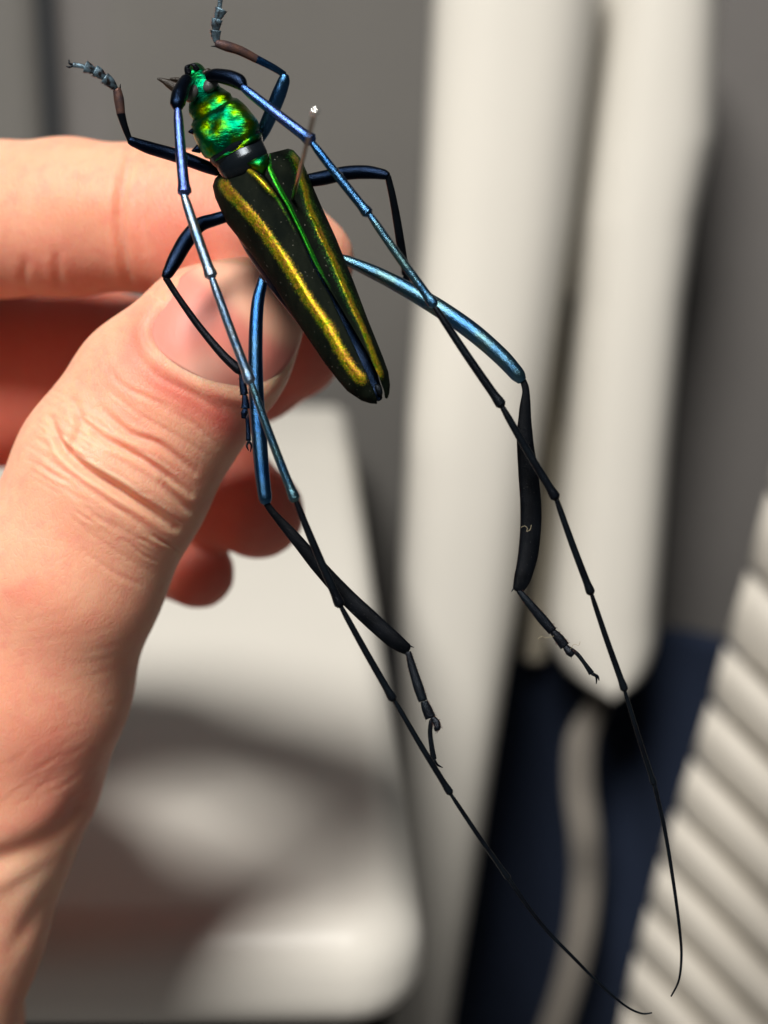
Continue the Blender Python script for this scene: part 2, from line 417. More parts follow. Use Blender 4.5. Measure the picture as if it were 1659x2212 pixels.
# the pale console: a rounded-edge slab with a front lip, the shade below it put in as a black box
def console():
    near_r = on_z(934, 2010, TZ); far_r = on_z(735, 872, TZ)
    x_l = -.42; yn = near_r[1]; yf = min(far_r[1], yw-.004)
    fr = far_r[0]+(near_r[0]-far_r[0])*0
    bm = bmesh.new()
    top = [(x_l, yn, TZ), (near_r[0], yn, TZ), (fr+.004, yf, TZ), (x_l, yf, TZ)]
    th = .022
    tv = [bm.verts.new(p) for p in top]; bv = [bm.verts.new((p[0], p[1], p[2]-th)) for p in top]
    bm.faces.new(tv); bm.faces.new(bv[::-1])
    for i in range(4): bm.faces.new((tv[i], bv[i], bv[(i+1) % 4], tv[(i+1) % 4]))
    bmesh.ops.recalc_face_normals(bm, faces=bm.faces[:])
    vert_edge = [e for e in bm.edges if {tv[1], bv[1]} == set(e.verts)]
    bmesh.ops.bevel(bm, geom=vert_edge, offset=.014, segments=6, profile=.5, affect='EDGES')
    me = bpy.data.meshes.new('slab'); 
    org = np.array([near_r[0]-.2, yn+.2, TZ-.2])
    for v in bm.verts: v.co -= Vector(org)
    bm.to_mesh(me); bm.free(); me.materials.append(M['cream'])
    r = root('console', org, 'pale cream console with a rounded front lip under the hand', 'console')
    o = bpy.data.objects.new('top', me); col.objects.link(o); o.parent = r['obj']
    md = o.modifiers.new('bevel', 'BEVEL'); md.width = .0095; md.segments = 6; md.limit_method = 'ANGLE'; md.angle_limit = math.radians(50)
    me.polygons.foreach_set('use_smooth', [True]*len(me.polygons))
    # body of the console below the lip, with a black box standing in for the shade under it
    xr = near_r[0]-.004
    def box(name, x0, x1, y0, y1, z0, z1, mat):
        V = [(x, y, z) for x in (x0, x1) for y in (y0, y1) for z in (z0, z1)]
        return mesh_obj(name, V, [(0, 1, 3, 2), (4, 6, 7, 5), (0, 4, 5, 1), (2, 3, 7, 6), (0, 2, 6, 4), (1, 5, 7, 3)], mat, r, False)
    zt = TZ-th-.001
    box('side_panel', xr-.03, xr-.014, yn+.012, yn+.10, TZ-.45, zt, M['grey_fabric'])  # grey stands in for the cream side in shade
    box('recess_shade', x_l+.02, xr-.031, yn+.03, yn+.05, TZ-.45, zt, M['black'])  # black box in place of the darkness below the lip
    return r
console()
V = [(-2, -1.5, .32), (2, -1.5, .32), (2, 2, .32), (-2, 2, .32)]
fl = mesh_obj('floor', V, [(0, 1, 2, 3)], M['grey_dark'], None, False); fl['kind'] = 'structure'

# ------------------------------------------------------------------ the hand (signed distance field -> surface)
def chain(pts): return [(vmm(a, b, d-1), r/F*(149+d)) for a, b, d, r in pts]
TH = chain([(548, 668, 18.5, 112), (470, 738, 19.5, 172), (345, 868, 20.5, 194), (245, 1025, 21, 208), (140, 1240, 22.5, 210), (50, 1480, 27, 208), (-15, 1655, 31, 230), (-72, 1800, 33, 226), (-135, 1990, 33, 228), (-235, 2260, 31, 245), (-470, 2800, 16, 270)])
IX = chain([(668, 562, 27.5, 100), (572, 528, 28.5, 136), (430, 492, 30, 156), (285, 470, 32, 150), (150, 470, 35, 163), (0, 474, 38, 161), (-200, 500, 46, 170), (-430, 640, 60, 185)])
MD = chain([(635, 758, 47, 106), (540, 785, 50, 126), (380, 802, 58, 150), (200, 802, 66, 172), (0, 812, 71, 192), (-200, 800, 76, 196), (-440, 850, 84, 196)])
RG = chain([(557, 1108, 48, 102), (470, 1055, 52, 116), (270, 940, 68, 132), (60, 860, 88, 138), (-150, 860, 94, 145), (-400, 1000, 98, 175)])
PK = chain([(430, 1238, 54, 79), (300, 1175, 70, 92), (110, 1175, 88, 100), (-150, 1330, 96, 140), (-330, 1450, 97, 160)])
PALM = [chain([(-430, 640, 60, 185), (-300, 1300, 62, 230), (-235, 2200, 45, 235)]),
        chain([(-440, 850, 76, 190), (-330, 1400, 74, 230), (-240, 2200, 44, 235)]),
        chain([(-330, 1450, 95, 160), (-300, 1800, 80, 190), (-250, 2260, 46, 225)]),
        chain([(50, 1480, 27, 190), (-150, 1350, 48, 200), (-330, 1250, 62, 200)])]
FLAT = 0.86
def cone_d(P, a, ra, b, rb):
    pa = P-a; ba = b-a
    k = 1/FLAT
    pa = pa*np.array([1, 1, k]); ba = ba*np.array([1, 1, k])
    h = np.clip((pa@ba)/(ba@ba), 0, 1)
    hs = h*h*(3-2*h)*.5+h*.5
    return np.linalg.norm(pa-h[..., None]*ba, axis=-1)-(ra+(rb-ra)*hs)
def smin(a, b, k):
    h = np.maximum(k-np.abs(a-b), 0)/k
    return np.minimum(a, b)-h*h*k*.25
def chain_d(P, ch, k):
    d = None
    for (a, ra), (b, rb) in zip(ch[:-1], ch[1:]):
        x = cone_d(P, a, ra, b, rb)
        d = x if d is None else smin(d, x, k)
    return d
def groups(P):
    th = chain_d(P, TH, 2.5)
    pl = None
    for c in PALM:
        x = chain_d(P, c, 6); pl = x if pl is None else smin(pl, x, 10)
    th = smin(th, pl, 7)
    fs = [chain_d(P, c, 2.5) for c in (IX, MD, RG, PK)]
    return th, fs, pl
def sdf(P):
    th, fs, pl = groups(P)
    d = th
    for f in fs:
        d = smin(d, f, .7)
        d = np.minimum(d, smin(f, pl, 8))
    return d
def surface_nets(lo, hi, h):
    nx, ny, nz = [int(math.ceil((b-a)/h)) for a, b in zip(lo, hi)]
    xs = lo[0]+h*np.arange(nx); ys = lo[1]+h*np.arange(ny); zs = lo[2]+h*np.arange(nz)
    G = np.empty((nx, ny, nz), np.float32)
    st = 4                                               # coarse pass, then only the blocks the skin passes through
    cx, cy, cz = xs[::st]+h*1.5, ys[::st]+h*1.5, zs[::st]+h*1.5
    C = sdf(np.stack(np.meshgrid(cx, cy, cz, indexing='ij'), -1))
    G[:] = np.repeat(np.repeat(np.repeat(C, st, 0), st, 1), st, 2)[:nx, :ny, :nz]
    near = np.argwhere(np.abs(C) < h*st*1.25)
    off = np.array([(a, b, c) for a in range(st) for b in range(st) for c in range(st)])
    I0 = (near[:, None]*st+off[None]).reshape(-1, 3)
    I0 = I0[(I0 < np.array([nx, ny, nz])).all(1)]
    for k in range(0, len(I0), 200000):
        J = I0[k:k+200000]; G[J[:, 0], J[:, 1], J[:, 2]] = sdf(np.array(lo)+h*J)
    S = G < 0
    c = np.zeros((nx-1, ny-1, nz-1), np.int8)
    for dx in (0, 1):
        for dy in (0, 1):
            for dz in (0, 1): c += S[dx:nx-1+dx, dy:ny-1+dy, dz:nz-1+dz]
    act = (c > 0) & (c < 8)
    idx = -np.ones(act.shape, np.int64); idx[act] = np.arange(act.sum())
    I = np.argwhere(act)
    acc = np.zeros((len(I), 3)); cnt = np.zeros(len(I))
    cor = [(a, b, d) for a in (0, 1) for b in (0, 1) for d in (0, 1)]
    for p in cor:
        for ax in range(3):
            if p[ax]: continue
            q = list(p); q[ax] = 1
            ga = G[I[:, 0]+p[0], I[:, 1]+p[1], I[:, 2]+p[2]]; gb = G[I[:, 0]+q[0], I[:, 1]+q[1], I[:, 2]+q[2]]
            m = (ga < 0) != (gb < 0)
            t = np.where(m, ga/np.where(m, ga-gb, 1), 0)
            pos = np.tile(np.array(p, float), (len(I), 1)); pos[:, ax] += t
            acc[m] += pos[m]; cnt[m] += 1
    V = np.array(lo)+h*(I+acc/cnt[:, None])
    Q = []
    for ax in range(3):
        u, v = [(1, 2), (2, 0), (0, 1)][ax]
        sl0 = [slice(None)]*3; sl1 = [slice(None)]*3
        sl0[ax] = slice(0, -1); sl1[ax] = slice(1, None)
        E = np.argwhere(S[tuple(sl0)] != S[tuple(sl1)])
        ok = (E[:, u] > 0) & (E[:, v] > 0) & (E[:, u] < S.shape[u]-1) & (E[:, v] < S.shape[v]-1)
        E = E[ok]
        def cell(du, dv):
            C = E.copy(); C[:, u] -= du; C[:, v] -= dv; return idx[C[:, 0], C[:, 1], C[:, 2]]
        q = np.stack([cell(1, 1), cell(0, 1), cell(0, 0), cell(1, 0)], 1)
        flip = S[E[:, 0], E[:, 1], E[:, 2]]
        q[~flip] = q[~flip][:, ::-1]
        Q.append(q)
    return V, np.concatenate(Q)
HV, HQ = surface_nets((-122, -122, -4), (8, 58, 128), .95)
def smooth(V, Q, it, lam=.5):
    E = np.concatenate([Q[:, [0, 1]], Q[:, [1, 2]], Q[:, [2, 3]], Q[:, [3, 0]]]); E = np.concatenate([E, E[:, ::-1]])
    deg = np.bincount(E[:, 0], minlength=len(V))[:, None]
    for _ in range(it):
        s = np.stack([np.bincount(E[:, 0], V[E[:, 1], k], len(V)) for k in range(3)], 1)/np.maximum(deg, 1)
        V = V+lam*(s-V)
    return V
HV = smooth(HV, HQ, 3)
me = bpy.data.meshes.new('hand_cage'); me.from_pydata(HV.tolist(), [], HQ.tolist())
tmp = bpy.data.objects.new('hand_cage', me); col.objects.link(tmp)
md = tmp.modifiers.new('s', 'SUBSURF'); md.levels = 1; md.render_levels = 1
dg = bpy.context.evaluated_depsgraph_get(); dg.update()
hand_me = bpy.data.meshes.new_from_object(tmp.evaluated_get(dg))
bm = bmesh.new(); bm.from_mesh(hand_me)                  # finer mesh over the thumb, where the skin is in focus
ed = []
for e in bm.edges:
    c = (e.verts[0].co+e.verts[1].co)/2
    if c.z < 27:
        x = 829.5+F*c.x/(150+c.z); y = 1106-F*c.y/(150+c.z)
        if 40 < x < 700 and 540 < y < 1270 and e.verts[0].normal.z < .1: ed.append(e)
bmesh.ops.subdivide_edges(bm, edges=ed, cuts=1, use_grid_fill=True)
bm.normal_update(); bm.to_mesh(hand_me); bm.free()
bpy.data.objects.remove(tmp)
n = len(hand_me.vertices)
HV = np.empty(n*3); hand_me.vertices.foreach_get('co', HV); HV = HV.reshape(-1, 3)
HN = np.empty(n*3); hand_me.vertices.foreach_get('normal', HN); HN = HN.reshape(-1, 3)
gv = []
th, fs, pl = groups(HV)
grp = np.argmin(np.stack([th]+fs, 1), 1)               # 0 thumb and palm, 1 index ...
PX = 829.5+F*HV[:, 0]/(150+HV[:, 2]); PY = 1106-F*HV[:, 1]/(150+HV[:, 2])   # where a vertex lies along its sight line
front = np.clip(-HN[:, 2]*2.0, 0, 1)
PT = np.stack([PX, PY], 1)
def dist_poly(poly, closed=False, pt=None):
    PT_ = PT if pt is None else pt
    poly = np.array(poly, float)
    if closed: poly = np.vstack([poly, poly[:1]])
    best = np.full(len(PT_), 1e9); prog = np.zeros(len(PT_)); L = 0
    seg = np.linalg.norm(np.diff(poly, axis=0), axis=1); tot = seg.sum()
    for a, b, l in zip(poly[:-1], poly[1:], seg):
        ab = b-a; t = np.clip(((PT_-a)@ab)/(ab@ab), 0, 1)
        d = np.linalg.norm(PT_-a-t[:, None]*ab, axis=1)
        m = d < best; best[m] = d[m]; prog[m] = (L+t[m]*l)/tot; L += l
    return best, prog
def spline(poly, k=8):
    p = np.array(poly, float); out = []
    for i in range(len(p)-1):
        p0, p1, p2, p3 = p[max(i-1, 0)], p[i], p[i+1], p[min(i+2, len(p)-1)]
        for j in range(k):
            t = j/k; out.append(.5*((2*p1)+(-p0+p2)*t+(2*p0-5*p1+4*p2-p3)*t*t+(-p0+3*p1-3*p2+p3)*t**3))
    out.append(p[-1]); return np.array(out)
disp = np.zeros(n)
def crease(poly, depth, wd, g=0, side=.45, taper=True):
    p = np.array(poly, float); pad = 6*wd
    ii = np.nonzero((grp == g) & (front > 0) & (PX > p[:, 0].min()-pad) & (PX < p[:, 0].max()+pad) & (PY > p[:, 1].min()-pad) & (PY < p[:, 1].max()+pad))[0]
    if not len(ii): return
    d, pr = dist_poly(spline(poly, 4), pt=PT[ii])
    e = np.sin(np.pi*np.clip(pr, .02, .98))**.5 if taper else 1.0
    disp[ii] += front[ii]*e*(-depth*np.exp(-(d/wd)**2) + side*depth*np.exp(-((d-2.1*wd)/(1.3*wd))**2))
def bump_at(x, y, rx, ry, ang, h, g=0):
    a = math.radians(ang); dx, dy = PX-x, PY-y
    u = dx*math.cos(a)+dy*math.sin(a); v = -dx*math.sin(a)+dy*math.cos(a)
    disp[:] += (grp == g)*front*h*np.exp(-(u/rx)**2-(v/ry)**2)
# thumb knuckle folds
crease([(112, 905), (122, 938), (140, 972), (185, 1013), (245, 1050), (324, 1101), (378, 1140)], .80, 8, side=.7)
crease([(112, 905), (122, 938), (140, 972), (185, 1013), (245, 1050), (324, 1101), (378, 1140)], .45, 26, side=.2)
crease([(176, 905), (205, 935), (241, 957), (296, 985), (352, 1022), (408, 1066)], .42, 7, side=.6)
crease([(218, 880), (278, 935), (347, 962), (420, 1020)], .34, 7, side=.6)
crease([(150, 850), (170, 890), (176, 930), (150, 985)], .35, 9)
crease([(278, 841), (350, 880), (417, 915), (470, 965)], .09, 6)
crease([(222, 830), (300, 895), (380, 940), (450, 985)], .09, 5)
crease([(225, 779), (262, 830), (330, 862), (400, 890)], .09, 5)
crease([(301, 774), (345, 815), (415, 850), (480, 890)], .12, 6)
crease([(350, 1040), (395, 1090), (420, 1110)], .45, 9)
crease([(160, 1030), (230, 1085), (310, 1135), (360, 1170)], .09, 5)
crease([(140, 1055), (210, 1115), (290, 1170), (340, 1205)], .07, 5)
crease([(135, 1100), (205, 1160), (280, 1210), (330, 1240)], .05, 5)
crease([(180, 1190), (250, 1240), (305, 1265)], .10, 6)
for k in range(60):                                     # short fine lines across the thumb
    x = rng.uniform(90, 390); y = 850+(x-100)*.55+rng.uniform(-20, 230); l = rng.uniform(14, 42)
    if y < 900 and x > 300: continue
    crease([(x-l, y-l*.62), (x, y+rng.uniform(-6, 6)), (x+l, y+l*.6)], rng.uniform(.04, .12), rng.uniform(3, 4.5), side=.4)
bump_at(205, 985, 55, 26, 38, .55); bump_at(150, 915, 32, 45, 10, .5); bump_at(300, 1045, 70, 18, 33, .4)
bump_at(330, 990, 45, 20, 38, .3)
# wrist and thenar lines
crease([(176, 1748), (150, 1780), (112, 1812), (60, 1838), (-20, 1868)], .65, 26, side=.4, taper=False)
crease([(150, 1840), (100, 1872), (40, 1915), (-20, 1945)], .28, 20, side=.4)
crease([(120, 1900), (70, 1990), (20, 2060)], .25, 18)
for k in range(20):
    x = rng.uniform(0, 170); y = rng.uniform(1540, 1740); l = rng.uniform(18, 45)
    crease([(x-l, y+l*.62), (x, y), (x+l, y-l*.75)], rng.uniform(.02, .06), 4.2, side=.3)
for k in range(14):
    x = rng.uniform(10, 240); y = rng.uniform(1250, 1560); l = rng.uniform(25, 55)
    crease([(x-l, y+l*.25), (x, y), (x+l, y-l*.3)], rng.uniform(.02, .04), 4.5, side=.3)
# forefinger joint
crease([(288, 318), (270, 375), (260, 440), (261, 510), (273, 585), (298, 645)], .65, 10, g=1, side=.4)
crease([(120, 545), (125, 590), (130, 625)], .3, 9, g=1); crease([(55, 560), (52, 600), (60, 630)], .25, 9, g=1)
crease([(318, 400), (310, 470), (318, 540)], .22, 9, g=1)
bump_at(180, 430, 80, 60, 0, .5, g=1)
# nail bed edge
NAIL = [(352, 652), (330, 682), (320, 712), (328, 742), (352, 768), (394, 796), (440, 820), (485, 838), (530, 846), (575, 832), (615, 795), (643, 748), (652, 700), (640, 652), (610, 612), (565, 584), (510, 568), (455, 566), (410, 582), (376, 615)]
nl = spline(NAIL+[NAIL[0]], 6)
d, pr = dist_poly(nl)
inside = np.zeros(n, bool)
xs_, ys_ = nl[:, 0], nl[:, 1]
for i in range(len(nl)-1):
    c = ((ys_[i] > PY) != (ys_[i+1] > PY))
    with np.errstate(all='ignore'):
        xi = (xs_[i+1]-xs_[i])*(PY-ys_[i])/(ys_[i+1]-ys_[i]+1e-9)+xs_[i]
    inside ^= c & (PX < xi)
sd = np.where(inside, -d, d)
mth = (grp == 0)*front
cut = (pr < .62)                                         # folds along the cuticle and sides, not over the free edge
disp -= mth*.32*np.clip(-sd/12, 0, 1)*(sd < 0)
disp += mth*cut*.38*np.exp(-((sd-16)/15)**2)
HV2 = HV+HN*disp[:, None]
hand_me.vertices.foreach_set('co', HV2.astype(np.float32).ravel())
# flushed areas and paler joints, plus finger shade tinted in as deeper red
flush_shade = np.zeros(n)
def redden(x, y, rx, ry, ang, s, g=0):
    a = math.radians(ang); dx, dy = PX-x, PY-y
    u = dx*math.cos(a)+dy*math.sin(a); v = -dx*math.sin(a)+dy*math.cos(a)
    flush_shade[:] = np.maximum(flush_shade, (grp == g)*s*np.exp(-(u/rx)**2-(v/ry)**2))
redden(400, 862, 150, 36, 35, .80); redden(300, 740, 42, 95, 30, .62); redden(480, 905, 75, 42, 40, 1.0); redden(250, 800, 60, 60, 0, .35); redden(330, 960, 150, 60, 35, .28)
redden(40, 1290, 60, 30, 0, .35); redden(110, 1400, 150, 90, -20, .22); redden(120, 1640, 120, 120, 0, .5); redden(130, 1740, 120, 50, -30, .5)
redden(420, 520, 170, 150, 0, .60, 1); redden(120, 570, 220, 70, 0, .42, 1); redden(660, 560, 120, 120, 0, .3, 1); redden(272, 500, 16, 120, 0, .3, 1)  # lower half of the forefinger reddened to carry its shading
for g in (2, 3, 4): flush_shade[grp == g] = .72  # same skin, tinted deeper red to carry the shade behind the thumb
pale = .45*np.exp(-((PX-210)/120)**2-((PY-1000)/90)**2)*(grp == 0)+.5*np.exp(-((PX-60)/90)**2-((PY-1900)/60)**2)*(grp == 0)
lip = mth*cut*np.exp(-((sd-3)/5)**2)*.22
pale = np.maximum(pale, lip)
ridge = ((grp == 1)*.9+(grp == 0)*.05+(grp > 1)*.5)
for nm, arr in (('flush_shade', flush_shade), ('pale', pale), ('ridge', ridge)):
    at = hand_me.attributes.new(nm, 'FLOAT', 'POINT'); at.data.foreach_set('value', arr.astype(np.float32))
bvh = BVHTree.FromPolygons([Vector(v) for v in HV2], [tuple(p.vertices) for p in hand_me.polygons])
W2 = mm2world(HV2); horg = mm2world(np.array([[-40., -30., 40.]]))[0]
hand_me.vertices.foreach_set('co', (W2-horg).astype(np.float32).ravel())
hand_me.polygons.foreach_set('use_smooth', [True]*len(hand_me.polygons))
hand_me.materials.clear(); hand_me.materials.append(M['skin']); hand_me.name = 'hand'; hand_me.update()
hand = bpy.data.objects.new('hand', hand_me); col.objects.link(hand); hand.location = horg
tag(hand, 'bare left hand pinching the pin under the beetle between thumb and forefinger', 'hand')
HP = {'obj': hand, 'origin': tuple(horg)}
# thumbnail: a smooth curved plate over the thumb tip
def nail():
    c = np.array([486., 700.]); rings = 22; seg = len(nl)-1
    pix = [c]
    for r in range(1, rings+1):
        for s in range(seg): pix.append(c+(nl[s]-c)*(r/rings))
    pix = np.array(pix)
    pts = []; ok = []
    for x, y in pix:
        dr = Vector(((x-829.5)/F, -(y-1106)/F, 1.0)).normalized()
        h = bvh.ray_cast(Vector((0, 0, -150)), dr)
        ok.append(h[0] is not None); pts.append(h[0][2] if h[0] is not None else 0)
    pts = np.array(pts); ok = np.array(ok)
    u = (pix-c)/150; U = np.stack([np.ones(len(u)), u[:, 0], u[:, 1], u[:, 0]**2, u[:, 0]*u[:, 1], u[:, 1]**2, u[:, 0]**4, u[:, 1]**4, (u[:, 0]*u[:, 1])**2], 1)
    k, *_ = np.linalg.lstsq(U[ok], pts[ok], rcond=None)
    dep = U@k
    rr = np.concatenate([[0], np.repeat(np.arange(1, rings+1)/rings, seg)])
    ax = ((pix-c)@np.array([.56, -.83]))/150           # along the nail, -1 cuticle .. +1 free edge
    dep = np.where(ok, .7*dep+.3*pts, dep) - .34 + np.where(ax < .45, .30*rr**8, .02*rr**8)
    P = np.stack([(pix[:, 0]-829.5)/F*(150+dep), -(pix[:, 1]-1106)/F*(150+dep), dep], 1)
    Fc = [(0, 1+s, 1+(s+1) % seg) for s in range(seg)]
    for r in range(rings-1):
        for s in range(seg):
            a = 1+r*seg+s; b = 1+r*seg+(s+1) % seg; Fc.append((a, a+seg, b+seg, b))
    # rim turned down into the finger
    base = 1+(rings-1)*seg; nb = len(P)
    rim = P[base:base+seg].copy(); rim[:, 2] += .5
    P = np.vstack([P, rim])
    for s in range(seg): Fc.append((base+s, nb+s, nb+(s+1) % seg, base+(s+1) % seg))
    o = mesh_obj('fingernail', mm2world(P), Fc, M['nail'], HP); fix_normals(o)
    colr = np.zeros((len(P), 4)); colr[:, 3] = 1
    axx = np.concatenate([ax, ax[base:base+seg]]); rr2 = np.concatenate([rr, np.ones(seg)])
    pink = np.array([.76, .255, .20]); moon = np.array([.80, .41, .32]); tipc = np.array([.81, .43, .30])
    q = (pix-c)/150; q = np.concatenate([q, q[base:base+seg]])
    lun = np.exp(-((q[:, 0]+.32)/.42)**2-((q[:, 1]-.62)/.26)**2)
    t1 = np.clip((axx-.12+.10*np.sin(q[:, 0]*3))/.32, 0, 1)[:, None]; t1 = t1*t1*(3-2*t1)
    colr[:, :3] = (pink*(1-lun[:, None])+moon*lun[:, None])*(1-t1)+tipc*t1
    at = o.data.color_attributes.new('bed', 'FLOAT_COLOR', 'POINT'); at.data.foreach_set('color', colr.astype(np.float32).ravel())
    return o
nail()

# ------------------------------------------------------------------ the beetle
borg = view(620, 560, 4)
bt = root('longhorn_beetle', borg, 'pinned longhorn beetle with gold striped green wing cases and long blue antennae', 'beetle')
def tube(name, pts, mat, parent, n=14, sub_=8, flat=.8, lump=0.0, cap=True, sq=1.0, roll=0.0, capk=.55):
    """pts: (px, py, d, half width px); oval section, 'flat' times as deep as wide"""
    q = np.array([[*vmm(a, b, d), r/F*(150+d)] for a, b, d, r in pts])
    P = []; m = len(q)
    for i in range(m-1):
        p0, p1, p2, p3 = q[max(i-1, 0)], q[i], q[i+1], q[min(i+2, m-1)]
        for k in range(sub_):
            t = k/sub_; c = .5*((2*p1)+(-p0+p2)*t+(2*p0-5*p1+4*p2-p3)*t*t+(-p0+3*p1-3*p2+p3)*t**3)
            c[3] = p1[3]+(p2[3]-p1[3])*(t*t*(3-2*t)*.5+t*.5); P.append(c)
    P.append(q[-1]); P = np.array(P)
    # rounded ends
    if cap:
        t0 = P[0, :3]-P[1, :3]; t0 /= np.linalg.norm(t0); t1 = P[-1, :3]-P[-2, :3]; t1 /= np.linalg.norm(t1)
        A = [np.append(P[0, :3]+t0*P[0, 3]*capk*math.sin(a), max(P[0, 3]*math.cos(a), 1e-3)) for a in (1.45, 1.0, .5)]
        B = [np.append(P[-1, :3]+t1*P[-1, 3]*capk*math.sin(a), max(P[-1, 3]*math.cos(a), 1e-3)) for a in (.5, 1.0, 1.45)]
        P = np.vstack([A, P, B])
    V, Fc = [], []; K = len(P)
    for i in range(K):
        tg = P[min(i+1, K-1), :3]-P[max(i-1, 0), :3]; tg /= np.linalg.norm(tg)
        s = np.cross(tg, (0, 0, 1.0)); s /= np.linalg.norm(s); b = np.cross(s, tg)
        if roll: s, b = s*math.cos(roll)+b*math.sin(roll), b*math.cos(roll)-s*math.sin(roll)
        for k in range(n):
            a = 2*math.pi*k/n; rr = P[i, 3]*(1+lump*math.sin(a*3+i*.7)*math.sin(i*1.3+a))
            ca, sa = math.cos(a), math.sin(a); ca = math.copysign(abs(ca)**sq, ca); sa = math.copysign(abs(sa)**sq, sa)
            V.append(P[i, :3]+rr*(ca*s+flat*sa*b))
    for i in range(K-1):
        for k in range(n): Fc.append((i*n+k, i*n+(k+1) % n, (i+1)*n+(k+1) % n, (i+1)*n+k))
    Fc.append(tuple(range(n-1, -1, -1))); Fc.append(tuple((K-1)*n+k for k in range(n)))
    o = mesh_obj(name, mm2world(np.array(V)), Fc, mat, parent); fix_normals(o); return o
def blob(name, px, py, d, r, mat, parent, sx=1, sy=1, sz=1, ang=0, nu=20, nv=12):
    V, Fc = [], []; c = vmm(px, py, d); R = r/F*(150+d); a0 = math.radians(ang)
    for i in range(nv+1):
        t = math.pi*i/nv
        for k in range(nu):
            p = 2*math.pi*k/nu
            x, y, z = math.sin(t)*math.cos(p)*sx, math.sin(t)*math.sin(p)*sy, math.cos(t)*sz
            V.append(c+R*np.array([x*math.cos(a0)-y*math.sin(a0), x*math.sin(a0)+y*math.cos(a0), z]))
    for i in range(nv):
        for k in range(nu): Fc.append((i*nu+k, (i+1)*nu+k, (i+1)*nu+(k+1) % nu, i*nu+(k+1) % nu))
    o = mesh_obj(name, mm2world(np.array(V)), Fc, mat, parent); fix_normals(o); return o

# wing cases
AX = np.array([.508, .861]); PN = np.array([.861, -.508]); OR = np.array([520., 350.])
def sp_of(pts):
    p = np.array(pts, float)-OR; return np.stack([p@AX, p@PN], 1)
L_out = sp_of([(476, 374), (464, 386), (459, 402), (465, 428), (490, 483), (532, 535), (569, 585), (596, 625), (629, 678), (665, 731), (701, 784), (731, 823), (751, 846), (781, 866), (800, 872), (814, 873)])
L_in = sp_of([(524, 352), (548, 364), (569, 379), (616, 445), (646, 505), (675, 572), (713, 640), (756, 728), (785, 792), (806, 838), (814, 862), (815, 871)])
R_out = sp_of([(622, 321), (634, 324), (652, 345), (668, 383), (692, 440), (725, 512), (764, 608), (794, 688), (827, 770), (839, 803), (843, 832), (841, 852), (836, 862)])
R_in = sp_of([(582, 331), (575, 355), (571, 379), (618, 444), (648, 504), (678, 571), (718, 636), (760, 705), (793, 762), (818, 812), (832, 845), (835, 860)])
def body_depth(s, p):
    pl_ = np.interp(s, L_out[:, 0], L_out[:, 1]); pr_ = np.interp(s, R_out[:, 0], R_out[:, 1])
    pc = (pl_+pr_)/2; W = np.maximum((pr_-pl_)/2, 12)
    q = np.clip((p-pc)/W, -1, 1)
    return pc, W, q
